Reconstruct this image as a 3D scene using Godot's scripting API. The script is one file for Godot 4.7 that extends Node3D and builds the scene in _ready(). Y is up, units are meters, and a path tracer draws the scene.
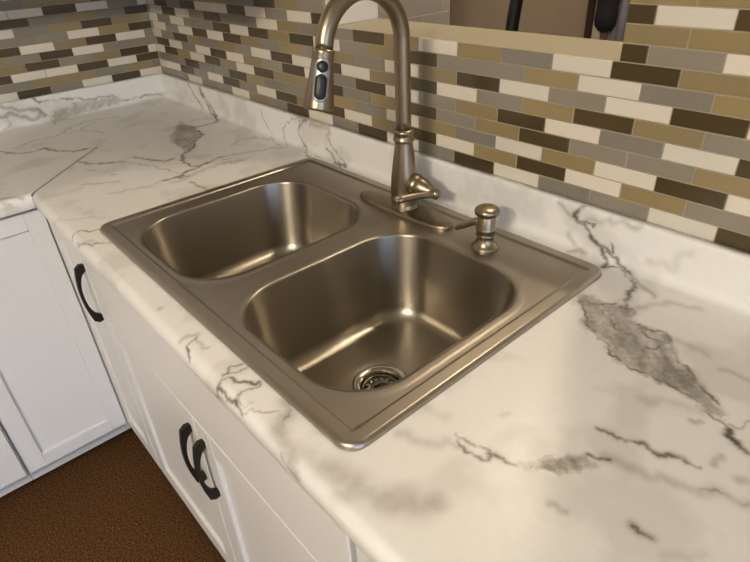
extends Node3D
# A laminate kitchen counter with a double-bowl sink, a mosaic tile wall and a pass-through opening.
# Heights below are measured from the counter top (TOP above the floor); x runs along the sink wall, z comes out of it.

const TOP := 0.914
const WALL_Z := -0.055          # face of the tiles on the sink wall
const WALL_X := -1.025          # face of the tiles on the corner wall
const SPLASH_Z := -0.037
const SPLASH_X := -1.006
const FRONT_Z := 0.612          # front edge of the sink run
const FRONT_X := -0.318         # front edge of the corner run
const SINK_W := 0.838
const SINK_D := 0.561

const SINK_RUN_VEINS := [
	["l",0.00725,0.75,[-0.696,-0.116,-0.679,-0.094,-0.655,-0.07,-0.64,-0.044,-0.579,-0.026,-0.529,-0.006,-0.521,0.035,-0.534,0.079]],
	["l",0.00435,0.8,[-0.686,-0.119,-0.657,-0.086,-0.616,-0.052,-0.59,-0.036]],
	["l",0.0058,0.5,[-0.772,-0.112,-0.738,-0.086,-0.699,-0.051,-0.686,-0.025]],
	["p",0,0.75,[-0.64,0.07,-0.58,0.114,-0.491,0.176,-0.422,0.197,-0.385,0.194,-0.319,0.205,-0.347,0.17,-0.403,0.132,-0.434,0.092,-0.483,0.088,-0.539,0.07,-0.574,0.085]],
	["l",0.0058,0.7,[-0.521,0.081,-0.472,0.089,-0.434,0.092,-0.41,0.129,-0.336,0.18,-0.321,0.202,-0.306,0.226,-0.246,0.249,-0.197,0.248,-0.185,0.226,-0.194,0.19,-0.205,0.159]],
	["s",0.014,0.3,[-0.205,0.159,-0.2,0.136,-0.186,0.091,-0.178,0.057]],
	["l",0.00725,0.7,[-0.19,0.207,-0.18,0.229,-0.171,0.271,-0.152,0.31,-0.157,0.342]],
	["l",0.00435,0.55,[-0.167,0.279,-0.138,0.313,-0.138,0.287]],
	["s",0.014,0.3,[-0.132,0.334,-0.127,0.298,-0.153,0.233,-0.153,0.162,-0.134,0.122]],
	["l",0.0058,0.55,[-0.095,0.301,-0.059,0.3,-0.014,0.291]],
	["l",0.00435,0.35,[-0.242,0.311,-0.205,0.301,-0.169,0.292]],
	["s",0.009,0.3,[-0.275,0.086,-0.293,0.044,-0.285,0.008,-0.235,-0.019]],
	["l",0.00435,0.25,[-0.185,0.166,-0.143,0.117,-0.148,0.083,-0.129,0.154,-0.16,0.18]],
	["l",0.003,0.4,[-0.292,-0.107,-0.29,-0.085,-0.268,-0.058,-0.24,-0.032,-0.185,-0.006,-0.141,-0.001,-0.131,-0.009,-0.171,-0.036,-0.189,-0.064,-0.168,-0.09,-0.129,-0.112,-0.098,-0.12,-0.063,-0.12]],
	["l",0.005,0.45,[-0.063,-0.12,-0.099,-0.099,-0.107,-0.078,-0.093,-0.058,-0.072,-0.035,-0.019,-0.001]],
	["s",0.012,0.3,[-0.113,-0.117,-0.09,-0.109,-0.071,-0.116]],
	["s",0.014,0.4,[-0.044,-0.113,-0.01,-0.114,0.036,-0.117,0.03,-0.096,0.031,-0.08]],
	["l",0.004,0.45,[0.031,-0.08,0.054,-0.061,0.077,-0.046,0.13,-0.013]],
	["l",0.005,0.5,[0.018,-0.059,0.039,-0.049,0.075,-0.022,0.11,-0.01,0.072,-0.035,0.107,-0.022,0.138,-0.007]],
	["l",0.003,0.35,[-0.019,-0.024,0.017,-0.017,0.041,-0.007]],
	["s",0.012,0.25,[-0.191,0.075,-0.165,0.062,-0.163,0.018,-0.134,0.002]],
	["s",0.008,0.25,[-0.3,-0,-0.253,-0.003,-0.219,-0.013]],
	["l",0.0087,0.5,[-0.482,0.448,-0.438,0.437,-0.408,0.397,-0.383,0.362]],
	["s",0.008,0.25,[-0.383,0.362,-0.293,0.324,-0.209,0.302]],
	["l",0.00725,0.5,[-0.395,0.324,-0.335,0.306,-0.29,0.28,-0.292,0.255]],
	["l",0.00435,0.3,[-0.568,0.369,-0.521,0.411,-0.491,0.442]],
	["s",0.008,0.4,[-0.293,0.497,-0.265,0.461,-0.237,0.424]],
	["s",0.01,0.25,[-0.177,0.472,-0.167,0.43,-0.149,0.391,-0.156,0.34]],
	["s",0.007,0.45,[-0.3,0.425,-0.294,0.41]],
	["s",0.007,0.4,[-0.389,0.453,-0.369,0.446]],
	["s",0.006,0.35,[-0.035,0.39,-0.026,0.378]],
	["s",0.012,0.2,[-0.728,0.198,-0.686,0.124]],
	["l",0.003,0.5,[-0.01,0.62,-0.015,0.602,-0.017,0.584,0.005,0.572,0.002,0.547]],
	["l",0.004,0.4,[0.027,0.622,0.044,0.604,0.072,0.596,0.061,0.582,0.09,0.564]],
	["s",0.01,0.3,[0.015,0.615,0.049,0.605,0.046,0.583]],
	["s",0.01,0.15,[-0.16,0.635,-0.086,0.585,-0.067,0.546]],
	["s",0.009,0.4,[0.387,0.596,0.385,0.589]],
	["s",0.009,0.4,[0.491,0.607,0.489,0.59,0.495,0.572]],
	["l",0.003,0.6,[0.501,0.579,0.506,0.595,0.524,0.609,0.533,0.62]],
	["s",0.007,0.3,[0.51,0.584,0.531,0.584,0.535,0.577]],
	["l",0.003,0.6,[0.61,0.596,0.601,0.58,0.605,0.566]],
	["l",0.003,0.4,[0.604,0.592,0.611,0.58,0.612,0.563]],
	["l",0.004,0.65,[0.61,0.629,0.617,0.61,0.615,0.601,0.62,0.588,0.635,0.582,0.65,0.573,0.653,0.563]],
	["l",0.004,0.65,[0.618,0.609,0.637,0.61,0.66,0.609,0.681,0.609]],
	["l",0.003,0.45,[0.615,0.623,0.639,0.615,0.661,0.611]],
	["l",0.004,0.55,[0.656,0.599,0.655,0.589,0.659,0.578,0.655,0.566]],
	["l",0.003,0.3,[0.654,0.598,0.661,0.605,0.676,0.601,0.678,0.59]],
	["l",0.002,0.3,[0.684,0.606,0.704,0.596,0.719,0.578]],
	["s",0.022,0.45,[0.713,0.561,0.73,0.575,0.746,0.593,0.758,0.603,0.781,0.611,0.801,0.619]],
	["l",0.003,0.4,[0.714,0.56,0.727,0.568,0.742,0.585]],
	["l",0.004,0.5,[0.765,0.611,0.782,0.622,0.804,0.624]],
	["s",0.022,0.2,[0.779,0.592,0.814,0.586,0.84,0.585]],
	["s",0.03,0.35,[0.827,0.589,0.852,0.581,0.886,0.574,0.908,0.566,0.925,0.554,0.942,0.538]],
	["s",0.02,0.25,[0.862,0.603,0.88,0.586,0.898,0.574]],
	["s",0.014,0.25,[0.843,0.493,0.867,0.488,0.886,0.479,0.9,0.464]],
	["s",0.014,0.15,[0.833,0.445,0.859,0.436,0.875,0.435]],
	["l",0.004,0.55,[0.894,0.448,0.905,0.445,0.923,0.443,0.937,0.442,0.953,0.44,0.972,0.437]],
	["l",0.004,0.5,[0.902,0.446,0.916,0.458,0.929,0.458,0.939,0.456,0.943,0.449,0.937,0.441]],
	["s",0.009,0.4,[0.94,0.444,0.951,0.442,0.962,0.438]],
	["s",0.008,0.25,[0.874,0.486,0.89,0.477,0.904,0.464,0.912,0.46]],
	["s",0.008,0.25,[0.971,0.438,0.981,0.424,0.987,0.418]],
	["p",0,0.85,[0.983,0.422,0.985,0.414,0.987,0.406,0.996,0.389,1.005,0.379,1.014,0.368,1.019,0.374,1.025,0.375,1.028,0.378,1.02,0.389,1.015,0.404,1.007,0.409,0.994,0.415,0.989,0.424]],
	["s",0.009,0.35,[1.025,0.452,1.034,0.449,1.043,0.445]],
	["s",0.009,0.3,[0.932,0.546,0.94,0.539,0.949,0.533]],
	["s",0.008,0.15,[0.911,0.38,0.918,0.376]],
	["l",0.004,0.6,[1.014,0.368,1.019,0.362,1.028,0.361,1.041,0.356]],
	["s",0.014,0.3,[1.037,0.356,1.071,0.341,1.095,0.331,1.119,0.324,1.14,0.313,1.16,0.308]],
	["l",0.003,0.3,[1.118,0.321,1.14,0.313,1.16,0.308]],
	["l",0.0045,0.62,[1.009,0.321,1.026,0.32,1.049,0.311,1.07,0.308,1.089,0.302,1.105,0.292]],
	["s",0.009,0.45,[1.049,0.311,1.069,0.306,1.091,0.299]],
	["l",0.006,0.72,[1.106,0.219,1.113,0.23,1.123,0.233,1.136,0.237]],
	["s",0.01,0.5,[1.091,0.416,1.1,0.417,1.11,0.414]],
	["l",0.004,0.6,[1.093,0.416,1.099,0.415,1.104,0.416,1.11,0.414]],
	["s",0.008,0.4,[1.07,0.232,1.081,0.226]],
	["s",0.008,0.35,[1.113,0.282,1.117,0.273,1.12,0.26]],
	["s",0.012,0.35,[1.137,0.286,1.146,0.28]],
	["s",0.016,0.2,[1.015,0.243,1.047,0.225,1.085,0.203]],
	["s",0.01,0.15,[1.129,0.421,1.157,0.389]],
	["p",0,0.78,[0.843,0.114,0.842,0.092,0.849,0.079,0.871,0.087,0.901,0.073,0.916,0.064,0.924,0.092,0.944,0.097,0.983,0.092,0.993,0.118,1.021,0.149,1.035,0.151,1.047,0.162,1.069,0.176,1.088,0.191,1.099,0.205,1.079,0.208,1.058,0.198,1.036,0.195,1.013,0.2,0.982,0.197,0.964,0.194,0.943,0.185,0.928,0.169,0.909,0.161,0.898,0.167,0.882,0.149,0.871,0.124,0.862,0.117]],
	["p",0,0.9,[0.958,0.153,0.983,0.136,0.994,0.121,1.02,0.15,1.03,0.18,1.007,0.187,0.98,0.186]],
	["p",0,0.95,[1.024,0.146,1.031,0.142,1.046,0.159,1.069,0.176,1.088,0.191,1.099,0.205,1.082,0.2,1.058,0.188,1.037,0.172]],
	["l",0.003,0.6,[0.844,0.107,0.871,0.124,0.885,0.151,0.909,0.161,0.933,0.174,0.948,0.189,0.978,0.197,1.013,0.198,1.036,0.194]],
	["l",0.003,0.55,[0.89,0.105,0.912,0.124,0.94,0.139,0.969,0.147,0.983,0.136,0.985,0.118,0.952,0.113]],
	["l",0.004,0.65,[0.943,0.1,0.962,0.099,0.98,0.095,0.994,0.104,0.984,0.1]],
	["l",0.003,0.5,[0.993,0.118,1.018,0.144,1.031,0.142,1.047,0.162,1.069,0.176,1.088,0.189]],
	["l",0.003,0.5,[1.036,0.195,1.058,0.198,1.083,0.21,1.107,0.217]],
	["l",0.004,0.5,[0.847,0.104,0.858,0.099,0.878,0.091,0.894,0.069]],
	["s",0.009,0.25,[1.066,0.119,1.081,0.118,1.096,0.12]],
	["s",0.012,0.2,[1.003,0.094,1.021,0.099,1.034,0.103]],
	["l",0.003,0.35,[1.101,0.211,1.115,0.205,1.118,0.186]],
	["s",0.012,0.25,[0.925,0.06,0.948,0.016,0.983,-0.002]],
	["l",0.006,0.65,[0.751,-0.119,0.74,-0.102,0.749,-0.091,0.767,-0.082,0.782,-0.071,0.799,-0.062,0.811,-0.046,0.823,-0.017,0.821,-0.005]],
	["l",0.006,0.6,[0.799,-0.062,0.815,-0.056,0.826,-0.046,0.846,-0.035,0.861,-0.031,0.879,-0.008,0.894,0.027,0.898,0.055,0.91,0.084,0.925,0.088,0.917,0.067,0.909,0.073]],
	["l",0.003,0.55,[0.752,-0.093,0.782,-0.098,0.774,-0.088]],
	["l",0.003,0.5,[0.815,-0.069,0.825,-0.054,0.808,-0.053]],
	["l",0.004,0.5,[0.823,-0.007,0.835,-0.025,0.848,-0.031,0.861,-0.01,0.871,-0.012]],
	["s",0.009,0.4,[0.861,-0.032,0.89,-0.007,0.924,0.019]],
	["s",0.009,0.35,[0.712,-0.114,0.736,-0.098]],
	["s",0.012,0.45,[0.757,-0.015,0.76,-0.035,0.772,-0.038]],
	["s",0.01,0.3,[0.737,-0.059,0.756,-0.039]],
	["s",0.01,0.25,[0.771,-0.102,0.813,-0.114,0.862,-0.119]],
	["s",0.01,0.35,[0.829,-0.114,0.858,-0.118]],
	["s",0.014,0.18,[0.883,-0.064,0.922,-0.065,0.938,-0.1]],
	["e",0.001,0.75,[-0.578,0.3667,-0.3215,0.609]]]
const CORNER_RUN_VEINS := [
	["l",0.0087,0.6,[0.586,-0.767,0.556,-0.707,0.519,-0.682,0.48,-0.691,0.459,-0.63,0.42,-0.585,0.392,-0.58]],
	["s",0.009,0.35,[0.543,-0.764,0.481,-0.807,0.42,-0.797,0.351,-0.867,0.289,-0.898,0.19,-0.867]],
	["l",0.00435,0.4,[0.347,-0.795,0.311,-0.752,0.306,-0.703]],
	["s",0.009,0.25,[0.42,-0.797,0.344,-0.805,0.272,-0.867]],
	["p",0,0.5,[0.366,-1.034,0.324,-1.043,0.267,-1.053,0.213,-1.048,0.155,-1.051,0.121,-1.027,0.146,-1.016,0.205,-1.013,0.253,-1.009,0.32,-1.001,0.38,-0.974]],
	["l",0.00435,0.5,[0.455,-1.101,0.416,-1.097,0.391,-1.073,0.342,-1.068,0.298,-1.07,0.24,-1.052,0.204,-1.049,0.155,-1.051,0.119,-1.023,0.073,-1.025,0.021,-1.027,-0.034,-1.016]],
	["p",0,0.35,[0.064,-1.023,0.021,-1.027,-0.04,-1.025,-0.035,-1.009,0.024,-1.015]],
	["s",0.012,0.5,[0.509,-1.084,0.468,-1.065,0.421,-1.059,0.389,-1.03,0.441,-1.026,0.482,-1.05,0.521,-1.05]],
	["l",0.00435,0.4,[0.42,-1.063,0.375,-1.022,0.378,-0.948]],
	["l",0.00435,0.3,[0.507,-1.047,0.499,-1.023,0.521,-1.008]],
	["s",0.01,0.45,[0.673,-0.347,0.647,-0.332,0.629,-0.318]],
	["p",0,0.4,[0.676,-0.332,0.646,-0.312,0.663,-0.297,0.683,-0.307]],
	["e",0.001,0.75,[0.3667,-0.578,0.609,-0.3215]]]

var M := {}
var mesh_cache := {}
var used_names := {}

# ------------------------------------------------------------------ helpers
func numbered(called: String) -> String:
	var n: int = used_names.get(called, 0)
	used_names[called] = n + 1
	return called if n == 0 else "%s_%03d" % [called, n]

func thing(called: String, label: String, category: String, at := Vector3.ZERO, group := "") -> Node3D:
	var o := Node3D.new()
	o.name = numbered(called)
	o.position = at
	o.set_meta("label", label)
	o.set_meta("category", category)
	if group != "":
		o.set_meta("group", group)
	add_child(o)
	return o

func tag(o: Node3D, label: String, category: String, group := "") -> Node3D:
	o.set_meta("label", label)
	o.set_meta("category", category)
	if group != "":
		o.set_meta("group", group)
	return o

func structure(called: String) -> Node3D:
	var o := Node3D.new()
	o.name = called
	o.set_meta("kind", "structure")
	add_child(o)
	return o

func obj(called: String, mesh: Mesh, m: Material, parent: Node3D, at := Vector3.ZERO) -> MeshInstance3D:
	var o := MeshInstance3D.new()
	o.name = called if parent != self else numbered(called)
	o.mesh = mesh
	o.material_override = m
	o.position = at
	parent.add_child(o, true)
	return o

func starter() -> SurfaceTool:
	var st := SurfaceTool.new()
	st.begin(Mesh.PRIMITIVE_TRIANGLES)
	return st

func finish(st: SurfaceTool) -> ArrayMesh:
	st.index()
	st.generate_normals()
	return st.commit()

# rows of points joined by a smooth skin; each row has the same number of points
func skin(st: SurfaceTool, rows: Array, closed: bool, group := 0, planar := false) -> void:
	st.set_smooth_group(group)
	var n: int = rows[0].size()
	var m := n if closed else n - 1
	for i in rows.size() - 1:
		for j in m:
			var k := (j + 1) % n
			var a: Vector3 = rows[i][j]
			var b: Vector3 = rows[i][k]
			var c: Vector3 = rows[i + 1][k]
			var d: Vector3 = rows[i + 1][j]
			var u0 := float(i) / (rows.size() - 1)
			var u1 := float(i + 1) / (rows.size() - 1)
			var v0 := float(j) / m
			var v1 := float(j + 1) / m
			for q in [[a, u0, v0], [b, u0, v1], [c, u1, v1], [a, u0, v0], [c, u1, v1], [d, u1, v0]]:
				st.set_uv(Vector2(q[0].z, q[0].x) * 8.0 if planar else Vector2(q[1], q[2]))
				st.add_vertex(q[0])

func frame_of(axis: Vector3) -> Array:
	var w := axis.normalized()
	var u := w.cross(Vector3.UP if absf(w.y) < 0.9 else Vector3.RIGHT).normalized()
	return [u, w.cross(u).normalized(), w]

# profile: [radius, distance along the axis] pairs turned about the axis through base
func turned(st: SurfaceTool, base: Vector3, axis: Vector3, profile: Array, sides := 40) -> void:
	var f := frame_of(axis)
	var rows := []
	for p in profile:
		var row := PackedVector3Array()
		for k in sides:
			var a := TAU * k / sides
			row.append(base + f[2] * p[1] + (f[0] * cos(a) + f[1] * sin(a)) * maxf(p[0], 0.00005))
		rows.append(row)
	skin(st, rows, true)

func tube(st: SurfaceTool, path: PackedVector3Array, radii: Array, sides := 28, caps := true) -> void:
	var rows := []
	var u := Vector3.RIGHT
	for i in path.size():
		var d := (path[mini(i + 1, path.size() - 1)] - path[maxi(i - 1, 0)]).normalized()
		if i == 0:
			u = frame_of(d)[0]
		u = (u - d * u.dot(d)).normalized()
		var v := d.cross(u)
		var r: float = radii[i] if radii.size() > 1 else radii[0]
		if caps and i == 0:
			var tip := PackedVector3Array()
			for k in sides:
				tip.append(path[i] + (u * cos(TAU * k / sides) + v * sin(TAU * k / sides)) * 0.00005)
			rows.append(tip)
		var row := PackedVector3Array()
		for k in sides:
			row.append(path[i] + (u * cos(TAU * k / sides) + v * sin(TAU * k / sides)) * r)
		rows.append(row)
		if caps and i == path.size() - 1:
			var tip := PackedVector3Array()
			for k in sides:
				tip.append(path[i] + (u * cos(TAU * k / sides) + v * sin(TAU * k / sides)) * 0.00005)
			rows.append(tip)
	skin(st, rows, true)

# a box with bevelled edges, 44 triangles
func bevel_box(st: SurfaceTool, lo: Vector3, hi: Vector3, b := 0.002) -> void:
	st.set_smooth_group(-1)
	var c := (lo + hi) * 0.5
	var h := (hi - lo) * 0.5
	b = minf(b, minf(h.x, minf(h.y, h.z)) * 0.8)
	var pt := func(sx: int, sy: int, sz: int, ax: int) -> Vector3:
		var s := Vector3(sx, sy, sz)
		var v := h - Vector3.ONE * b
		v[ax] = h[ax]
		return c + s * v
	var quad := func(a: Vector3, bb: Vector3, cc: Vector3, d: Vector3) -> void:
		var n := (cc - a).cross(bb - a)
		var mid := (a + bb + cc + d) * 0.25 - c
		var order := [a, bb, cc, a, cc, d] if n.dot(mid) > 0.0 else [a, cc, bb, a, d, cc]
		for q in order:
			st.add_vertex(q)
	for ax in 3:
		var a1 := (ax + 1) % 3
		var a2 := (ax + 2) % 3
		for s in [-1, 1]:
			var ps := []
			for e in [[-1, -1], [1, -1], [1, 1], [-1, 1]]:
				var g := [0, 0, 0]
				g[ax] = s
				g[a1] = e[0]
				g[a2] = e[1]
				ps.append(pt.call(g[0], g[1], g[2], ax))
			quad.call(ps[0], ps[1], ps[2], ps[3])
		for s1 in [-1, 1]:
			for s2 in [-1, 1]:
				var ps := []
				for e in [[-1, a1], [1, a1], [1, a2], [-1, a2]]:
					var g := [0, 0, 0]
					g[ax] = e[0]
					g[a1] = s1
					g[a2] = s2
					ps.append(pt.call(g[0], g[1], g[2], e[1]))
				quad.call(ps[0], ps[1], ps[2], ps[3])
	for sx in [-1, 1]:
		for sy in [-1, 1]:
			for sz in [-1, 1]:
				var a: Vector3 = pt.call(sx, sy, sz, 0)
				var bb: Vector3 = pt.call(sx, sy, sz, 1)
				var cc: Vector3 = pt.call(sx, sy, sz, 2)
				var n := (cc - a).cross(bb - a)
				for q in ([a, bb, cc] if n.dot(a - c) > 0.0 else [a, cc, bb]):
					st.add_vertex(q)

func box_mesh(lo: Vector3, hi: Vector3, b := 0.002) -> ArrayMesh:
	var st := starter()
	bevel_box(st, lo, hi, b)
	st.generate_normals()
	return st.commit()

func box(called: String, lo: Vector3, hi: Vector3, m: Material, parent: Node3D, b := 0.002) -> MeshInstance3D:
	return obj(called, box_mesh(lo, hi, b), m, parent)

# a flat outline in a plane, given thickness: point = origin + u*x + v*y, thickness along w
func slab(st: SurfaceTool, outline: PackedVector2Array, origin: Vector3, u: Vector3, v: Vector3, w: Vector3) -> void:
	st.set_smooth_group(-1)
	var tri := Geometry2D.triangulate_polygon(outline)
	for side in [0.0, 1.0]:
		for i in range(0, tri.size(), 3):
			var ids := [tri[i], tri[i + 1], tri[i + 2]]
			if side == 0.0:
				ids.reverse()
			for id in ids:
				st.add_vertex(origin + u * outline[id].x + v * outline[id].y + w * side)
	for i in outline.size():
		var a := origin + u * outline[i].x + v * outline[i].y
		var j := (i + 1) % outline.size()
		var b := origin + u * outline[j].x + v * outline[j].y
		for q in [a, b, b + w, a, b + w, a + w]:
			st.add_vertex(q)

# ------------------------------------------------------------------ materials
func plain(color: Color, rough: float, metal := 0.0) -> StandardMaterial3D:
	var m := StandardMaterial3D.new()
	m.albedo_color = color
	m.roughness = rough
	m.metallic = metal
	return m

func noise_tex(freq: float, seed_value: int, octaves: int, lo: Color, hi: Color, size := 512, as_normal := false, bump := 4.0) -> NoiseTexture2D:
	var n := FastNoiseLite.new()
	n.seed = seed_value
	n.frequency = freq
	n.fractal_octaves = octaves
	var t := NoiseTexture2D.new()
	t.noise = n
	t.width = size
	t.height = size
	t.seamless = true
	if as_normal:
		t.as_normal_map = true
		t.bump_strength = bump
	else:
		var g := Gradient.new()
		g.set_color(0, lo)
		g.set_color(1, hi)
		g.set_offset(0, 0.2)
		g.set_offset(1, 0.8)
		t.color_ramp = g
	return t

# the printed marble pattern of one laminate run: along x0..x1, unrolled across t0..t1
func marble(veins: Array, w: int, h: int, x0: float, x1: float, t0: float, t1: float, seed_value: int) -> StandardMaterial3D:
	var dark := PackedFloat32Array()
	var grey := PackedFloat32Array()
	dark.resize(w * h)
	grey.resize(w * h)
	var sx := w / (x1 - x0)
	var sy := h / (t1 - t0)
	var rng := RandomNumberGenerator.new()
	rng.seed = seed_value
	var wob := FastNoiseLite.new()
	wob.seed = seed_value
	wob.frequency = 0.035
	wob.fractal_octaves = 3
	var fine := FastNoiseLite.new()
	fine.seed = seed_value + 5
	fine.frequency = 0.06
	fine.fractal_octaves = 3
	for v in veins:
		var pts: Array = v[3]
		var strength: float = v[2]
		var poly := PackedVector2Array()
		for i in range(0, pts.size(), 2):
			poly.append(Vector2((pts[i] - x0) * sx, (pts[i + 1] - t0) * sy))
		if v[0] == "p":
			var lo := poly[0]
			var hi := poly[0]
			for p in poly:
				lo = lo.min(p)
				hi = hi.max(p)
			for y in range(maxi(0, int(lo.y) - 8), mini(h, int(hi.y) + 8)):
				for x in range(maxi(0, int(lo.x) - 8), mini(w, int(hi.x) + 8)):
					var wx := 6.0 * fine.get_noise_2d(x, y)
					var wy := 6.0 * fine.get_noise_2d(x + 500, y)
					var share := 0.0
					for o in [Vector2.ZERO, Vector2(3, 1), Vector2(-3, -1), Vector2(1, -3), Vector2(-1, 3), Vector2(5, -4), Vector2(-5, 4)]:
						if Geometry2D.is_point_in_polygon(Vector2(x + wx, y + wy) + o, poly):
							share += 1.0 / 7.0
					if share > 0.0:
						var streak := wob.get_noise_2d((x + y) * 0.35, (y - x) * 1.1)
						var g := share * strength * clampf(0.8 + 0.45 * streak + 0.45 * wob.get_noise_2d(x * 0.5, y * 0.5) + 0.2 * fine.get_noise_2d(x * 2.0, y * 2.0), 0.3, 1.05)
						grey[y * w + x] = maxf(grey[y * w + x], g)
			continue
		if v[0] == "e":        # the glued edge of the mitre joint
			var run := poly[0].distance_to(poly[1])
			for s in int(run * 2.0):
				var c := poly[0].lerp(poly[1], s / (run * 2.0))
				for e in 9:
					var x := int(c.x) + e % 3 - 1
					var y := int(c.y) + e / 3 - 1
					if x >= 0 and x < w and y >= 0 and y < h:
						dark[y * w + x] = maxf(dark[y * w + x], strength)
			continue
		var line: bool = v[0] == "l"
		var half: float = maxf(v[1] * sx * 0.5, 1.0)
		for i in poly.size() - 1:
			var a := poly[i]
			var b := poly[i + 1]
			var steps := int(a.distance_to(b) / (0.8 if line else 1.5)) + 1
			for s in steps:
				var c := a.lerp(b, float(s) / steps)
				var amp := 6.0 if line else 8.0
				c += Vector2(wob.get_noise_2d(c.x, c.y), wob.get_noise_2d(c.x + 900.0, c.y)) * amp
				if line:
					c += Vector2(fine.get_noise_2d(c.x * 2.0, c.y * 2.0), fine.get_noise_2d(c.x * 2.0 + 300.0, c.y * 2.0)) * 2.0
				var vary := clampf(0.72 + 0.9 * fine.get_noise_2d(c.x * 0.55 + 77.0, c.y * 0.55), 0.2, 1.2)
				var r := half * (0.45 + 0.6 * vary) if line else half * (0.85 + 0.35 * vary)
				var halo := r * 2.8 if line else r
				var reach := int(halo * (1.5 if line else 1.9)) + 1
				for dy in range(-reach, reach + 1):
					var y := int(c.y) + dy
					if y < 0 or y >= h:
						continue
					for dx in range(-reach, reach + 1):
						var x := int(c.x) + dx
						if x < 0 or x >= w:
							continue
						var dist := Vector2(x, y).distance_to(c)
						var at := y * w + x
						if line:
							var k := strength * vary * exp(-pow(dist / r, 2.0) * 0.9) * 1.1
							if k > dark[at]:
								dark[at] = k
							var side_noise := clampf(0.65 + 1.3 * wob.get_noise_2d(x * 1.7 + 40.0, y * 1.7), 0.0, 1.2)
							var kg := strength * 0.5 * side_noise * exp(-pow(dist / halo, 2.0) * 1.6)
							if kg > grey[at]:
								grey[at] = kg
						else:
							var k := strength * (0.78 + 0.25 * vary) * exp(-pow(dist / r, 2.0) * 1.2)
							if k > grey[at]:
								grey[at] = k
	var cloud := FastNoiseLite.new()
	cloud.seed = seed_value + 11
	cloud.frequency = 0.006
	cloud.fractal_octaves = 4
	var clouds := cloud.get_image(w, h, false, false, false).get_data()
	var grain := FastNoiseLite.new()
	grain.seed = seed_value + 12
	grain.frequency = 0.09
	grain.fractal_octaves = 3
	var grains := grain.get_image(w, h, false, false, false).get_data()
	var data := PackedByteArray()
	data.resize(w * h * 3)
	for i in w * h:
		var c := clouds[i] / 255.0
		var gr := (grains[i] / 255.0 - 0.5)
		var base := 0.885 + gr * 0.018
		var soft := clampf((c - 0.56) * 1.1, 0.0, 0.16)
		var g := clampf(grey[i] * (1.0 + gr * 0.5) + soft, 0.0, 1.0)
		var d := clampf(dark[i], 0.0, 0.92)
		var r0 := lerpf(base, 0.50, g)
		var g0 := lerpf(base * 0.99, 0.475, g)
		var b0 := lerpf(base * 0.975, 0.44, g)
		data[i * 3] = int(255.0 * lerpf(r0, 0.25, d))
		data[i * 3 + 1] = int(255.0 * lerpf(g0, 0.225, d))
		data[i * 3 + 2] = int(255.0 * lerpf(b0, 0.20, d))
	var m := StandardMaterial3D.new()
	m.albedo_texture = ImageTexture.create_from_image(Image.create_from_data(w, h, false, Image.FORMAT_RGB8, data))
	m.roughness = 0.34
	m.metallic_specular = 0.5
	return m

func make_materials() -> void:
	M.steel = plain(Color(0.64, 0.61, 0.56), 0.35, 1.0)
	M.steel.anisotropy_enabled = true
	M.steel.anisotropy = 0.75
	M.deck_steel = plain(Color(0.66, 0.63, 0.585), 0.36, 1.0)
	M.nickel = plain(Color(0.60, 0.55, 0.47), 0.34, 1.0)
	M.chrome = plain(Color(0.72, 0.70, 0.67), 0.16, 1.0)
	M.black_plastic = plain(Color(0.03, 0.03, 0.033), 0.45)
	M.grey_metal = plain(Color(0.60, 0.60, 0.63), 0.38, 0.7)
	M.bronze = plain(Color(0.06, 0.035, 0.028), 0.45, 0.2)
	M.cabinet = plain(Color(0.86, 0.85, 0.84), 0.38)
	M.cabinet_box = plain(Color(0.80, 0.785, 0.76), 0.5)
	M.grout = plain(Color(0.62, 0.57, 0.48), 0.85)
	M.sill = plain(Color(0.61, 0.58, 0.50), 0.55)
	M.wall = plain(Color(0.50, 0.44, 0.37), 0.85)
	M.jamb = plain(Color(0.80, 0.79, 0.78), 0.7)
	M.ceiling = plain(Color(0.84, 0.83, 0.81), 0.9)
	var shades := {"W": [Color(0.82, 0.79, 0.735), Color(0.80, 0.775, 0.725), Color(0.84, 0.80, 0.745)],
		"G": [Color(0.50, 0.475, 0.43), Color(0.52, 0.49, 0.44), Color(0.485, 0.46, 0.42)],
		"O": [Color(0.54, 0.475, 0.34), Color(0.52, 0.46, 0.34), Color(0.56, 0.49, 0.35)],
		"D": [Color(0.27, 0.222, 0.132), Color(0.285, 0.235, 0.14), Color(0.255, 0.208, 0.125)]}
	for k in shades:
		for i in 3:
			var m := plain(shades[k][i], 0.3)
			m.clearcoat_enabled = true
			m.clearcoat = 0.35
			m.clearcoat_roughness = 0.14
			M[k + str(i)] = m
	M.carpet = plain(Color.WHITE, 0.95)
	M.carpet.albedo_texture = noise_tex(0.11, 21, 4, Color(0.225, 0.14, 0.065), Color(0.48, 0.325, 0.175))
	M.carpet.metallic_specular = 0.3
	M.carpet.uv1_triplanar = true
	M.carpet.uv1_world_triplanar = true
	M.carpet.uv1_scale = Vector3(2.4, 2.4, 2.4)
	M.carpet.normal_enabled = true
	M.carpet.normal_texture = noise_tex(0.2, 22, 3, Color.BLACK, Color.WHITE, 512, true, 10.0)
	M.carpet.normal_scale = 1.0
	M.counter_sink = marble(SINK_RUN_VEINS, 2048, 690, -1.05, 1.5, -0.16, 0.70, 41)
	M.counter_corner = marble(CORNER_RUN_VEINS, 1152, 640, -0.06, 1.56, -1.14, -0.24, 57)

# ------------------------------------------------------------------ countertops
func across(t: float) -> float:      # where the mitre crosses depth t of the sink run
	return WALL_X + (t - WALL_Z) * (FRONT_X - WALL_X) / (FRONT_Z - WALL_Z)

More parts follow.
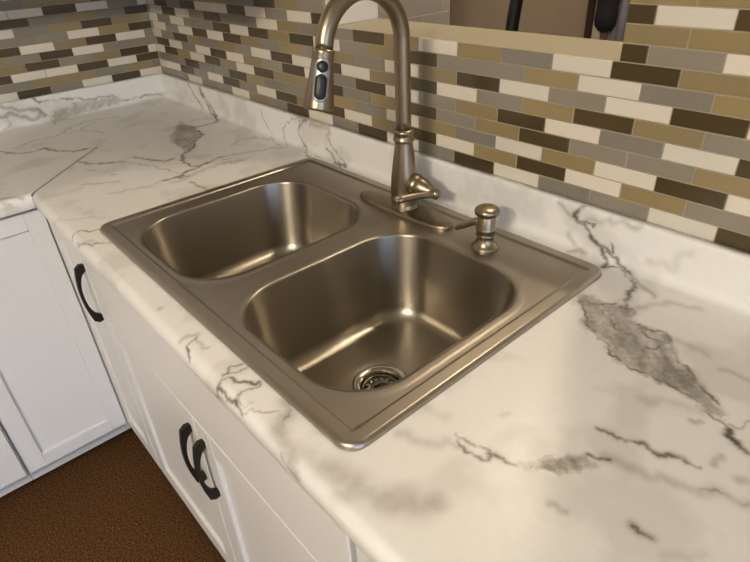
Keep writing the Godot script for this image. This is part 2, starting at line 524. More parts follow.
# profile of a run: [depth, height, print coordinate], with the wall face at d0, splash face at ds, front edge at df
func run_profile(d0: float, ds: float, df: float, cuts: Array) -> Array:
	var p := [[d0, 0.0, ds - 0.084 - 0.03], [d0, 0.084, ds - 0.084 - 0.018], [ds - 0.006, 0.084, ds - 0.084 - 0.006]]
	for i in range(1, 6):
		var a := PI / 2 * i / 5.0
		p.append([ds - 0.006 + 0.006 * sin(a), 0.078 + 0.006 * cos(a), ds - 0.084 + 0.006 * i / 5.0])
	p.append([ds, 0.05, ds - 0.05])
	var rc := 0.016
	for i in 9:
		var a := PI / 2 * i / 8.0
		p.append([ds + rc - rc * cos(a), rc - rc * sin(a), lerpf(ds - rc, ds + rc, i / 8.0)])
	for c in cuts:
		p.append([c, 0.0, c])
	var rf := 0.016
	for i in 10:
		var a := PI / 2 * i / 9.0
		p.append([df - rf + rf * sin(a), -rf + rf * cos(a), df - rf + rf * a])
	p.append([df, -0.031, df + 0.024])
	p.append([df - 0.003, -0.0365, df + 0.031])
	p.append([df - 0.06, -0.0365, df + 0.07])
	return p

func counter_mesh(profile: Array, spans: Array, along_x: bool, hole: Array, x0: float, x1: float, t0: float, t1: float) -> ArrayMesh:
	var st := starter()
	st.set_smooth_group(0)
	for i in profile.size() - 1:
		var a: Array = profile[i]
		var b: Array = profile[i + 1]
		for s in spans.size() - 1:
			if hole.size() > 0 and s == 1 and a[0] >= hole[0] - 0.0001 and b[0] <= hole[1] + 0.0001:
				continue
			var q := []
			for e in [[a, s], [b, s], [b, s + 1], [a, s + 1]]:
				var pr: Array = e[0]
				var along: float = spans[e[1]]
				if e[1] == 0:
					along = across(pr[0]) + 0.0005 if along_x else WALL_Z + (pr[0] - WALL_X) * (FRONT_Z - WALL_Z) / (FRONT_X - WALL_X) + 0.0005
				var pos := Vector3(along, TOP + pr[1], pr[0]) if along_x else Vector3(pr[0], TOP + pr[1], along)
				q.append([pos, Vector2((along - x0) / (x1 - x0), (pr[2] - t0) / (t1 - t0))])
			var order := [0, 1, 2, 0, 2, 3] if not along_x else [0, 2, 1, 0, 3, 2]
			for k in order:
				st.set_uv(q[k][1])
				st.add_vertex(q[k][0])
	# the far end of the run is closed
	st.set_smooth_group(-1)
	var outline := PackedVector2Array()
	for pr in profile:
		outline.append(Vector2(pr[0], pr[1]))
	outline.append(Vector2(profile[-1][0], -0.03))
	outline.append(Vector2(profile[0][0], -0.03))
	var end: float = spans[-1]
	var tri := Geometry2D.triangulate_polygon(outline)
	for id in tri:
		var pos := Vector3(end, TOP + outline[id].y, outline[id].x) if along_x else Vector3(outline[id].x, TOP + outline[id].y, end)
		st.set_uv(Vector2(0.98, 0.5))
		st.add_vertex(pos)
	return finish(st)

func build_counters() -> void:
	var sink_profile := run_profile(WALL_Z + 0.0005, SPLASH_Z, FRONT_Z, [0.02, 0.15, 0.3, 0.45, 0.541])
	var sm := counter_mesh(sink_profile, [0.0, 0.02, 0.818, 1.5], true, [0.02, 0.541], -1.05, 1.5, -0.16, 0.70)
	var a := obj("countertop", sm, M.counter_sink, self)
	tag(a, "white marble-look laminate countertop holding the steel sink, with coved backsplash", "countertop")
	var corner_profile := run_profile(WALL_X + 0.0005, SPLASH_X, FRONT_X, [-0.8, -0.6, -0.45])
	var cm := counter_mesh(corner_profile, [0.0, 0.7, 1.55], false, [], -0.06, 1.56, -1.14, -0.24)
	var b := obj("countertop", cm, M.counter_corner, self)
	tag(b, "white marble-look laminate countertop of the corner run, mitred to the sink counter", "countertop")

# ------------------------------------------------------------------ sink
func round_rect(c: Vector2, h: Vector2, r: float, n: int) -> PackedVector2Array:
	# n points at even angles about c
	var out := PackedVector2Array()
	for i in n:
		var a := TAU * i / n
		out.append(c + ray_to_rect(Vector2(cos(a), sin(a)), h, r))
	return out

func sd_rect(p: Vector2, h: Vector2, r: float) -> float:
	var q := p.abs() - h + Vector2(r, r)
	return Vector2(maxf(q.x, 0), maxf(q.y, 0)).length() + minf(maxf(q.x, q.y), 0.0) - r

func ray_to_rect(d: Vector2, h: Vector2, r: float) -> Vector2:
	var lo := 0.0
	var hi := h.length() + 0.01
	for k in 40:
		var m := (lo + hi) * 0.5
		if sd_rect(d * m, h, r) > 0.0:
			hi = m
		else:
			lo = m
	return d * lo

const BOWLS := [[Vector2(0.232, 0.320), Vector2(0.165, 0.203)], [Vector2(0.625, 0.321), Vector2(0.165, 0.200)]]
const BOWL_R := 0.098

func smooth(a: float, b: float, x: float) -> float:
	var t := clampf((x - a) / (b - a), 0.0, 1.0)
	return t * t * (3.0 - 2.0 * t)

func deck_height(p: Vector2) -> float:
	var d := -sd_rect(p - Vector2(SINK_W, SINK_D) * 0.5, Vector2(SINK_W, SINK_D) * 0.5, 0.026)
	var y := 0.0085
	if d < 0.007:
		var k := 1.0 - clampf(d / 0.007, 0.0, 1.0)
		y = 0.0085 * sqrt(maxf(0.0, 1.0 - k * k))
	y -= 0.0032 * smooth(0.022, 0.027, d)
	for b in BOWLS:
		var db := sd_rect(p - b[0], b[1], BOWL_R)
		y += 0.0005 * (1.0 - smooth(0.009, 0.016, db)) * smooth(0.018, 0.027, d)
		y -= 0.0006 * (1.0 - smooth(0.0, 0.003, db))
	return y

func build_sink() -> void:
	var t := thing("kitchen_sink", "double-bowl brushed stainless steel drop-in sink set in the marble-look counter", "sink", Vector3(0, TOP + 0.0006, 0))
	var xm := (0.397 + 0.460) * 0.5
	var st := starter()
	for side in 2:
		var c: Vector2 = BOWLS[side][0]
		# even angles, and finer ones where the rim and its step cross the seam between the bowls
		var angles := []
		for i in 288:
			angles.append(TAU * i / 288.0)
		for k in 27:
			for z in [0.0000001 + 0.0015 * k, SINK_D - 0.0000001 - 0.0015 * k]:
				angles.append(fposmod(atan2(z - c.y, xm - c.x), TAU))
		angles.sort()
		var n := angles.size()
		var inner := PackedVector2Array()
		for a in angles:
			inner.append(c + ray_to_rect(Vector2(cos(a), sin(a)), BOWLS[side][1], BOWL_R))
		var rows := []
		# exact angles through the outer corners keep the rim straight
		var outer := PackedVector2Array()
		for i in n:
			var a: float = angles[i]
			var d := Vector2(cos(a), sin(a))
			var lo := 0.0
			var hi := 0.9
			for k in 44:
				var m := (lo + hi) * 0.5
				var q := c + d * m
				var past := q.x > xm if side == 0 else q.x < xm
				if past or sd_rect(q - Vector2(SINK_W, SINK_D) * 0.5, Vector2(SINK_W, SINK_D) * 0.5, 0.026) > 0.0:
					hi = m
				else:
					lo = m
			outer.append(c + d * lo)
		var steps := 64
		for s in steps + 1:
			var f := float(s) / steps
			f = 1.0 - pow(1.0 - f, 1.7)
			var row := PackedVector3Array()
			for i in n:
				var q := inner[i].lerp(outer[i], f)
				row.append(Vector3(q.x, deck_height(q), q.y))
			rows.append(row)
		skin(st, rows, true)
	obj("rim", finish(st), M.deck_steel, t)
	for side in 2:
		var c: Vector2 = BOWLS[side][0]
		var h: Vector2 = BOWLS[side][1]
		var bs := starter()
		var rows := []
		var drain := Vector2(c.x + (0.0 if side == 1 else 0.0), 0.331)
		var depth := 0.170
		var loops := []        # inset, height
		for k in 7:
			var a := PI / 2 * k / 6.0
			loops.append([0.004 * sin(a), 0.0057 - 0.004 * (1.0 - cos(a))])
		for k in range(1, 9):
			loops.append([0.004 + 0.018 * k / 8.0, lerpf(0.0017, -(depth - 0.025), k / 8.0)])
		for k in range(1, 13):
			var a := PI / 2 * k / 12.0
			loops.append([0.022 + 0.025 * (1.0 - cos(a)), -(depth - 0.025) - 0.025 * sin(a)])
		for l in loops:
			var row := PackedVector3Array()
			for q in round_rect(c, h - Vector2.ONE * l[0], maxf(BOWL_R - l[0] * 0.7, 0.03), 192):
				row.append(Vector3(q.x, l[1], q.y))
			rows.append(row)
		skin(bs, rows, true)
		var last: PackedVector3Array = rows[-1]
		rows = [last]
		for k in range(1, 13):
			var f := k / 12.0
			var row := PackedVector3Array()
			for i in 192:
				var a := TAU * i / 192.0
				var goal := Vector3(drain.x + 0.049 * cos(a), 0, drain.y + 0.049 * sin(a))
				var q := last[i].lerp(goal, f)
				q.y = -depth - 0.004 * f - 0.002 * smooth(0.85, 1.0, f)
				row.append(q)
			rows.append(row)
		skin(bs, rows, true, 0, true)
		obj("bowl", finish(bs), M.steel, t)
		# drain: polished flange, dark cup, basket with holes and a black post
		var at := Vector3(drain.x, -depth - 0.0045, drain.y)
		var fl := starter()
		turned(fl, at, Vector3.UP, [[0.0505, -0.002], [0.0502, 0.0005], [0.048, 0.0016], [0.042, 0.0005], [0.0385, -0.0010], [0.0362, -0.0025], [0.0352, -0.0060], [0.0350, -0.010]], 64)
		var d := obj("drain", finish(fl), M.chrome, t)
		var cup := starter()
		turned(cup, at, Vector3.UP, [[0.0350, -0.004], [0.0345, -0.045], [0.0001, -0.047]], 48)
		obj("drain_cup", finish(cup), M.deck_steel, d)
		var bk := starter()
		turned(bk, at, Vector3.UP, [[0.0325, -0.011], [0.0330, -0.0085], [0.0320, -0.0078], [0.0312, -0.0085], [0.0310, -0.018], [0.0300, -0.019]], 48)
		turned(bk, at, Vector3.UP, [[0.0255, -0.020], [0.0252, -0.0145], [0.0240, -0.0132], [0.012, -0.0125], [0.0001, -0.0122]], 48)
		for k in 16:
			var a := TAU * k / 16.0
			turned(bk, at + Vector3(0.0262 * cos(a), -0.018, 0.0262 * sin(a)), Vector3.UP, [[0.0030, 0.0], [0.0030, 0.0045], [0.0022, 0.0058], [0.0001, 0.0063]], 10)
		var basket := obj("strainer_basket", finish(bk), M.chrome, d)
		var ps := starter()
		turned(ps, at + Vector3(0, -0.0135, 0), Vector3.UP, [[0.006, 0.0], [0.006, 0.006], [0.0075, 0.008], [0.0060, 0.0095], [0.0001, 0.0098]], 20)
		for k in 3:
			var a := TAU * k / 3.0 + 0.4
			tube(ps, PackedVector3Array([at + Vector3(0, -0.0095, 0), at + Vector3(0.0115 * cos(a), -0.0100, 0.0115 * sin(a))]), [0.0044, 0.0036], 12)
		obj("strainer_post", finish(ps), M.black_plastic, basket)

# ------------------------------------------------------------------ faucet and dispenser
func build_faucet() -> void:
	var fx := 0.416
	var fz := 0.062
	var dy := 0.0062
	var t := thing("faucet", "brushed nickel pull-down gooseneck faucet on the back ledge of the sink", "faucet", Vector3(fx, TOP + dy, fz))
	# deck plate: long oval, domed
	var st := starter()
	var rows := []
	for l in [[1.0, 0.0], [1.0, 0.0035], [0.985, 0.0055], [0.95, 0.0068], [0.85, 0.0076], [0.5, 0.0082], [0.01, 0.0083]]:
		var row := PackedVector3Array()
		for i in 96:
			var a := TAU * i / 96.0
			var ex := signf(cos(a)) * pow(absf(cos(a)), 0.74)
			var ez := signf(sin(a)) * pow(absf(sin(a)), 0.8)
			var k: float = l[0]
			var shrink := (1.0 - k) * 0.033
			row.append(Vector3(ex * maxf(0.131 - shrink, 0.131 * k if k < 0.6 else 0.0), l[1], ez * 0.033 * k + 0.004))
		rows.append(row)
	skin(st, rows, true)
	obj("deck_plate", finish(st), M.nickel, t)
	st = starter()
	turned(st, Vector3.ZERO, Vector3.UP, [[0.0285, 0.007], [0.0290, 0.012], [0.0280, 0.0135], [0.0284, 0.02], [0.0288, 0.032], [0.0284, 0.05], [0.0271, 0.07], [0.0245, 0.092], [0.0213, 0.115], [0.0186, 0.134], [0.0175, 0.1455]], 56)
	var body := obj("body", finish(st), M.nickel, t)
	st = starter()
	turned(st, Vector3.ZERO, Vector3.UP, [[0.0174, 0.1445], [0.0198, 0.1462], [0.0211, 0.149], [0.0207, 0.152], [0.0191, 0.1538], [0.0187, 0.157], [0.0191, 0.1605], [0.0204, 0.162], [0.0210, 0.165], [0.0200, 0.168], [0.0172, 0.1695], [0.0155, 0.17]], 48)
	obj("collar", finish(st), M.nickel, body)
	# spout
	var path := PackedVector3Array()
	for i in 9:
		path.append(Vector3(0, lerpf(0.166, 0.330, i / 8.0), 0))
	var ra := 0.087
	for i in range(1, 37):
		var a := deg_to_rad(168.0 * i / 36.0)
		path.append(Vector3(0, 0.330 + ra * sin(a), ra - ra * cos(a)))
	var tip := path[-1]
	var out_dir := (Vector3(0, 0.250, 0.201) - Vector3(0, 0.343, 0.178)).normalized()
	path.append(tip + out_dir * 0.007)
	st = starter()
	tube(st, path, [0.0150], 36)
	obj("spout", finish(st), M.nickel, t)
	# spray head
	var hb := path[-1]
	var hp := [[0.0142, -0.001], [0.0142, 0.0012], [0.0168, 0.0016], [0.0182, 0.004], [0.0184, 0.007], [0.0176, 0.010], [0.0186, 0.025], [0.0207, 0.048], [0.0234, 0.072], [0.0253, 0.091], [0.0255, 0.094], [0.0243, 0.0952], [0.0228, 0.0945]]
	st = starter()
	turned(st, hb, out_dir, hp, 56)
	var head := obj("spray_head", finish(st), M.nickel, t)
	st = starter()
	turned(st, hb, out_dir, [[0.0229, 0.0944], [0.022, 0.093], [0.0001, 0.0925]], 40)
	obj("spray_face", finish(st), M.black_plastic, head)
	var to_cam := Vector3(0.79, 0.0, 0.61)
	var nrm := (to_cam - out_dir * to_cam.dot(out_dir)).normalized()
	var side := out_dir.cross(nrm).normalized()
	var patch := func(mid: float, hw: float, hl: float, rise: float, dome: float) -> ArrayMesh:
		var s2 := starter()
		var prows := []
		for l in [[1.0, -0.001], [1.0, rise * 0.7], [0.93, rise], [0.5, rise + dome * 0.8], [0.02, rise + dome]]:
			var row := PackedVector3Array()
			for i in 48:
				var a := TAU * i / 48.0
				var k: float = l[0]
				var w: float = hw
				# stadium: straight flanks, round ends
				var x := w * cos(a) * k
				var y := (w * sin(a) + signf(sin(a)) * (hl - w)) * k
				var dist: float = mid + y
				var rad := lerpf(0.0174, 0.0255, clampf((dist - 0.010) / 0.084, 0.0, 1.0))
				var ang := x / rad
				row.append(hb + out_dir * dist + (nrm * cos(ang) + side * sin(ang)) * (rad + l[1]))
			prows.append(row)
		skin(s2, prows, true)
		return finish(s2)
	obj("button_panel", patch.call(0.0475, 0.0138, 0.0340, 0.0010, 0.0), M.grey_metal, head)
	obj("spray_button", patch.call(0.0270, 0.0088, 0.0089, 0.0026, 0.0012), M.black_plastic, head)
	obj("spray_button", patch.call(0.0580, 0.0092, 0.0198, 0.0026, 0.0010), M.black_plastic, head)
	# handle on the right side of the body
	var h0 := Vector3(0.004, 0.064, 0.0)
	var h1 := Vector3(0.076, 0.055, -0.007)
	var ax := (h1 - h0).normalized()
	var ln := h0.distance_to(h1)
	st = starter()
	turned(st, h0, ax, [[0.0161, 0.0], [0.0190, 0.012], [0.0218, 0.020], [0.0230, 0.026], [0.0224, 0.032], [0.0209, 0.0335], [0.0214, 0.035], [0.0205, 0.043], [0.0178, 0.052], [0.0138, 0.060], [0.0106, 0.066], [0.0092, ln - 0.002], [0.0101, ln], [0.0113, ln + 0.004], [0.0103, ln + 0.009], [0.0063, ln + 0.012], [0.0001, ln + 0.013]], 40)
	var hub := obj("handle_hub", finish(st), M.nickel, t)
	st = starter()
	var l0 := h1 + ax * 0.004
	var l1 := Vector3(0.060, 0.062, 0.074)
	var pth := PackedVector3Array()
	var rad := []
	for i in 13:
		var f := i / 12.0
		pth.append(l0.lerp(l1, f) + Vector3(0, 0.002 * sin(PI * f), 0))
		rad.append([0.0078, 0.0075, 0.0072, 0.0069, 0.0068, 0.0067, 0.0067, 0.0068, 0.0069, 0.0071, 0.0074, 0.0076, 0.0074][i])
	tube(st, pth, rad, 22)
	turned(st, l1, (l1 - l0), [[0.0070, -0.003], [0.0088, -0.002], [0.0090, 0.001], [0.0074, 0.0025], [0.0076, 0.004], [0.0084, 0.006], [0.0070, 0.009], [0.0001, 0.0105]], 22)
	obj("lever", finish(st), M.nickel, hub)

func build_dispenser() -> void:
	var t := thing("soap_dispenser", "small brushed nickel soap dispenser pump beside the faucet handle", "soap dispenser", Vector3(0.640, TOP + 0.0060, 0.078))
	var st := starter()
	turned(st, Vector3.ZERO, Vector3.UP, [[0.0244, 0.0], [0.0250, 0.002], [0.0240, 0.004], [0.0206, 0.0065], [0.0173, 0.011], [0.0150, 0.018], [0.0144, 0.023], [0.0169, 0.0245], [0.0175, 0.0265], [0.0166, 0.0285]], 48)
	var base := obj("base", finish(st), M.nickel, t)
	st = starter()
	turned(st, Vector3.ZERO, Vector3.UP, [[0.0160, 0.0283], [0.0158, 0.034], [0.0175, 0.0355], [0.0180, 0.0378], [0.0173, 0.040], [0.0165, 0.042], [0.0168, 0.058], [0.0150, 0.061], [0.0147, 0.0635]], 48)
	var pump := obj("pump_body", finish(st), M.nickel, t)
	st = starter()
	turned(st, Vector3.ZERO, Vector3.UP, [[0.0147, 0.063], [0.0187, 0.0645], [0.0215, 0.068], [0.0222, 0.072], [0.0215, 0.0755], [0.0181, 0.0785], [0.0106, 0.0808], [0.0001, 0.0815]], 48)
	obj("knob", finish(st), M.nickel, t)
	st = starter()
	tube(st, PackedVector3Array([Vector3(-0.006, 0.051, 0.001), Vector3(-0.022, 0.046, 0.0035), Vector3(-0.040, 0.034, 0.0065), Vector3(-0.056, 0.0245, 0.009), Vector3(-0.060, 0.0205, 0.0095)]), [0.0072, 0.0068, 0.0060, 0.0052, 0.0044], 20)
	obj("nozzle", finish(st), M.nickel, pump)

# ------------------------------------------------------------------ cabinets
func pull_mesh() -> ArrayMesh:
	# arched pull, seen from the side: foot, bow, foot; given width across
	var o := PackedVector2Array()
	var half := 0.077
	o.append(Vector2(-half, 0.0))
	o.append(Vector2(-half - 0.002, 0.010))
	o.append(Vector2(-half + 0.006, 0.0205))
	for i in range(1, 16):
		var s := -1.0 + 2.0 * i / 16.0
		o.append(Vector2(s * (half - 0.006), 0.0205 + 0.0085 * (1.0 - s * s)))
	o.append(Vector2(half - 0.006, 0.0205))
	o.append(Vector2(half + 0.002, 0.010))
	o.append(Vector2(half, 0.0))
	o.append(Vector2(half - 0.015, 0.0))
	for i in range(15, 0, -1):
		var s := -1.0 + 2.0 * i / 16.0
		o.append(Vector2(s * (half - 0.015), 0.0225 * pow(1.0 - s * s, 0.55)))
	o.append(Vector2(-half + 0.015, 0.0))
	var st := starter()
	slab(st, o, Vector3(-0.0055, 0, 0), Vector3(0, 1, 0), Vector3(0, 0, 1), Vector3(0.011, 0, 0))
	return finish(st)

# a shaker door facing +z with its lower left back corner at the origin
func door(parent: Node3D, called: String, w: float, h: float, at: Vector3, turn: float, rail := 0.057, pull := Vector2.INF) -> void:
	var st := starter()
	var th := 0.019
	bevel_box(st, Vector3(0, 0, 0), Vector3(rail, h, th), 0.0015)
	bevel_box(st, Vector3(w - rail, 0, 0), Vector3(w, h, th), 0.0015)
	bevel_box(st, Vector3(rail, 0, 0), Vector3(w - rail, rail, th - 0.0002), 0.0012)
	bevel_box(st, Vector3(rail, h - rail, 0), Vector3(w - rail, h, th - 0.0002), 0.0012)
	st.generate_normals()
	var d := obj(called, st.commit(), M.cabinet, parent, at)
	d.rotation.y = turn
	box("panel", Vector3(rail - 0.004, rail - 0.004, 0.002), Vector3(w - rail + 0.004, h - rail + 0.004, th - 0.0085), M.cabinet, d, 0.0005)
	if pull != Vector2.INF:
		if not mesh_cache.has("pull"):
			mesh_cache.pull = pull_mesh()
		obj("handle", mesh_cache.pull, M.bronze, d, Vector3(pull.x, pull.y, th))

func build_cabinets() -> void:
	var lo := TOP - 0.80     # bottom of the doors
	var hi := TOP - 0.045
	var under := TOP - 0.0375
	var fz := 0.576          # face of the boxes, sink run
	var fx := -0.354         # face of the boxes, corner run
	# corner unit with its folding pair of doors
	var c := thing("corner_cabinet", "white corner base cabinet with two shaker doors meeting in the inside corner", "cabinet")
	var st := starter()
	slab(st, PackedVector2Array([Vector2(WALL_X + 0.02, -0.035), Vector2(-0.0735, -0.035), Vector2(-0.0735, fz), Vector2(fx, fz), Vector2(fx, 0.887), Vector2(WALL_X + 0.02, 0.887)]), Vector3(0, TOP - 0.815, 0), Vector3(1, 0, 0), Vector3(0, 0, 1), Vector3(0, under - (TOP - 0.815), 0))
	obj("body", finish(st), M.cabinet_box, c)
	st = starter()
	slab(st, PackedVector2Array([Vector2(WALL_X + 0.03, -0.03), Vector2(-0.0735, -0.03), Vector2(-0.0735, fz - 0.085), Vector2(fx - 0.085, fz - 0.085), Vector2(fx - 0.085, 0.887), Vector2(WALL_X + 0.03, 0.887)]), Vector3(0, 0, 0), Vector3(1, 0, 0), Vector3(0, 0, 1), Vector3(0, TOP - 0.815, 0))
	obj("plinth", finish(st), M.cabinet_box, c)
	st = starter()
	slab(st, PackedVector2Array([Vector2(-0.0735, fz - 0.038), Vector2(-0.0735, fz - 0.022), Vector2(fx - 0.022, fz - 0.022), Vector2(fx - 0.022, 0.887), Vector2(fx - 0.038, 0.887), Vector2(fx - 0.038, fz - 0.038)]), Vector3(0, TOP - 0.862, 0), Vector3(1, 0, 0), Vector3(0, 0, 1), Vector3(0, 0.0465, 0))
	obj("toe_kick", finish(st), M.cabinet_box, c)
	door(c, "door", 0.883 - 0.5970, hi - lo, Vector3(fx, lo, 0.883), PI / 2, 0.046)
	door(c, "door", 0.255, hi - lo, Vector3(-0.3325, lo, fz), 0.0, 0.057, Vector2(0.243, hi - lo - 0.140))
	# sink base
	var s := thing("sink_cabinet", "white sink base cabinet with plain false front and two shaker doors", "cabinet")
	box("body", Vector3(-0.0725, TOP - 0.815, -0.035), Vector3(0.868, TOP - 0.225, fz), M.cabinet_box, s, 0.001)
	box("top_rail", Vector3(-0.0725, TOP - 0.225, fz - 0.018), Vector3(0.868, under, fz), M.cabinet_box, s, 0.001)
	box("plinth", Vector3(-0.0725, 0, -0.03), Vector3(0.868, TOP - 0.815, fz - 0.085), M.cabinet_box, s, 0.001)
	box("toe_kick", Vector3(-0.0725, TOP - 0.862, fz - 0.038), Vector3(0.868, TOP - 0.8155, fz - 0.022), M.cabinet_box, s, 0.001)
	box("false_front", Vector3(-0.070, TOP - 0.2275, fz), Vector3(0.865, hi, fz + 0.019), M.cabinet, s, 0.002)
	var dh := TOP - 0.2315 - lo
	door(s, "door", 0.4655, dh, Vector3(-0.070, lo, fz), 0.0, 0.06, Vector2(0.4655 - 0.026, dh - 0.118))
	door(s, "door", 0.4655, dh, Vector3(0.3995, lo, fz), 0.0, 0.06, Vector2(0.026, dh - 0.118))
	# next units
	var r := thing("drawer_cabinet", "white base cabinet with plain drawer front beside the sink cabinet", "cabinet")
	box("body", Vector3(0.870, TOP - 0.815, -0.035), Vector3(1.485, under, fz), M.cabinet_box, r, 0.001)
	box("plinth", Vector3(0.870, 0, -0.03), Vector3(1.485, TOP - 0.815, fz - 0.085), M.cabinet_box, r, 0.001)
	box("toe_kick", Vector3(0.870, TOP - 0.862, fz - 0.038), Vector3(1.485, TOP - 0.8155, fz - 0.022), M.cabinet_box, r, 0.001)
	box("drawer_front", Vector3(0.8775, TOP - 0.2275, fz), Vector3(1.482, hi, fz + 0.019), M.cabinet, r, 0.002)
	door(r, "door", 0.6045, dh, Vector3(0.8775, lo, fz), 0.0, 0.06, Vector2(0.03, dh - 0.13))
	var l := thing("base_cabinet", "white shaker base cabinet beside the corner cabinet under the mitred counter", "cabinet")
	box("body", Vector3(WALL_X + 0.02, TOP - 0.815, 0.889), Vector3(fx, under, 1.53), M.cabinet_box, l, 0.001)
	box("plinth", Vector3(WALL_X + 0.03, 0, 0.889), Vector3(fx - 0.085, TOP - 0.815, 1.53), M.cabinet_box, l, 0.001)
	box("toe_kick", Vector3(fx - 0.038, TOP - 0.862, 0.889), Vector3(fx - 0.022, TOP - 0.8155, 1.53), M.cabinet_box, l, 0.001)
	door(l, "door", 1.525 - 0.893, hi - lo, Vector3(fx, lo, 1.525), PI / 2, 0.057, Vector2(0.03, hi - lo - 0.14))

func build_upper_cabinets() -> void:
	var lo := TOP + 0.43
	var hi := TOP + 1.22
	var a := thing("wall_cabinet", "white shaker wall cabinet hung above the corner run of the counter", "cabinet")
	box("body", Vector3(WALL_X - 0.008, lo, -0.05), Vector3(-0.71, hi, 1.53), M.cabinet_box, a, 0.002)
	for k in 3:
		door(a, "door", 0.40, hi - lo - 0.006, Vector3(-0.71, lo + 0.003, 0.32 + 0.404 * (k + 1)), PI / 2, 0.057)
	var b := thing("wall_cabinet", "white shaker wall cabinet hung beside the pass-through opening", "cabinet")
	box("body", Vector3(-0.70, lo, WALL_Z - 0.008), Vector3(-0.06, hi, 0.26), M.cabinet_box, b, 0.002)
	for k in 2:
		door(b, "door", 0.30, hi - lo - 0.006, Vector3(-0.67 + 0.304 * k, lo + 0.003, 0.26), 0.0, 0.057)

# ------------------------------------------------------------------ walls and tiles
const ROWS_BACK := [
	"GGWGGWOGDWGDWGDWGGWDGO", "WDGWDGWDODWODWODWOGWD", "GGDGGDOGGDOGWOGWOWDWOG", "DOWDOWDOODGODGODGGOWG", "DWGWDWOGDWGDWGODWGWDGO",
	"GDOGOGWDWDWODWGODOGWO", "WGWDWDOGOGOGWODWGWDWGD", "GWGGDWDODWGODGGOWGOWD", "WDWGDGGWOGGDOWOGWDOOWG",
	"DGDWWDWGWDGODGOWDGWOD", "GOGOOOGDOGWGDOWGDOOGWD", "OWDGWODGWOGDWOGDDWDGOW", "GDWOGWDOGDWGODWGDOOGWD", "WGODWGODGWDOGWDOGWDOGW", "OGWDGOWGDOWGDOGWDGOWDG"]
const ROWS_SIDE := ["WDGWDW", "GOOGOG", "DWWDWD", "ODGODW", "OGDWGG", "DWODWG", "GGGWOD", "WGODOG", "DDGOGD", "WWDWGW", "OGOODG", "GWDOGW", "DOGWGO", "WGDOWD", "OWGDOG"]

func tile_mesh(w: float) -> ArrayMesh:
	var key := "tile%d" % roundi(w * 10000.0)
	if not mesh_cache.has(key):
		mesh_cache[key] = box_mesh(Vector3(-w / 2, -0.01225, -0.006), Vector3(w / 2, 0.01225, 0.0), 0.0009)
	return mesh_cache[key]

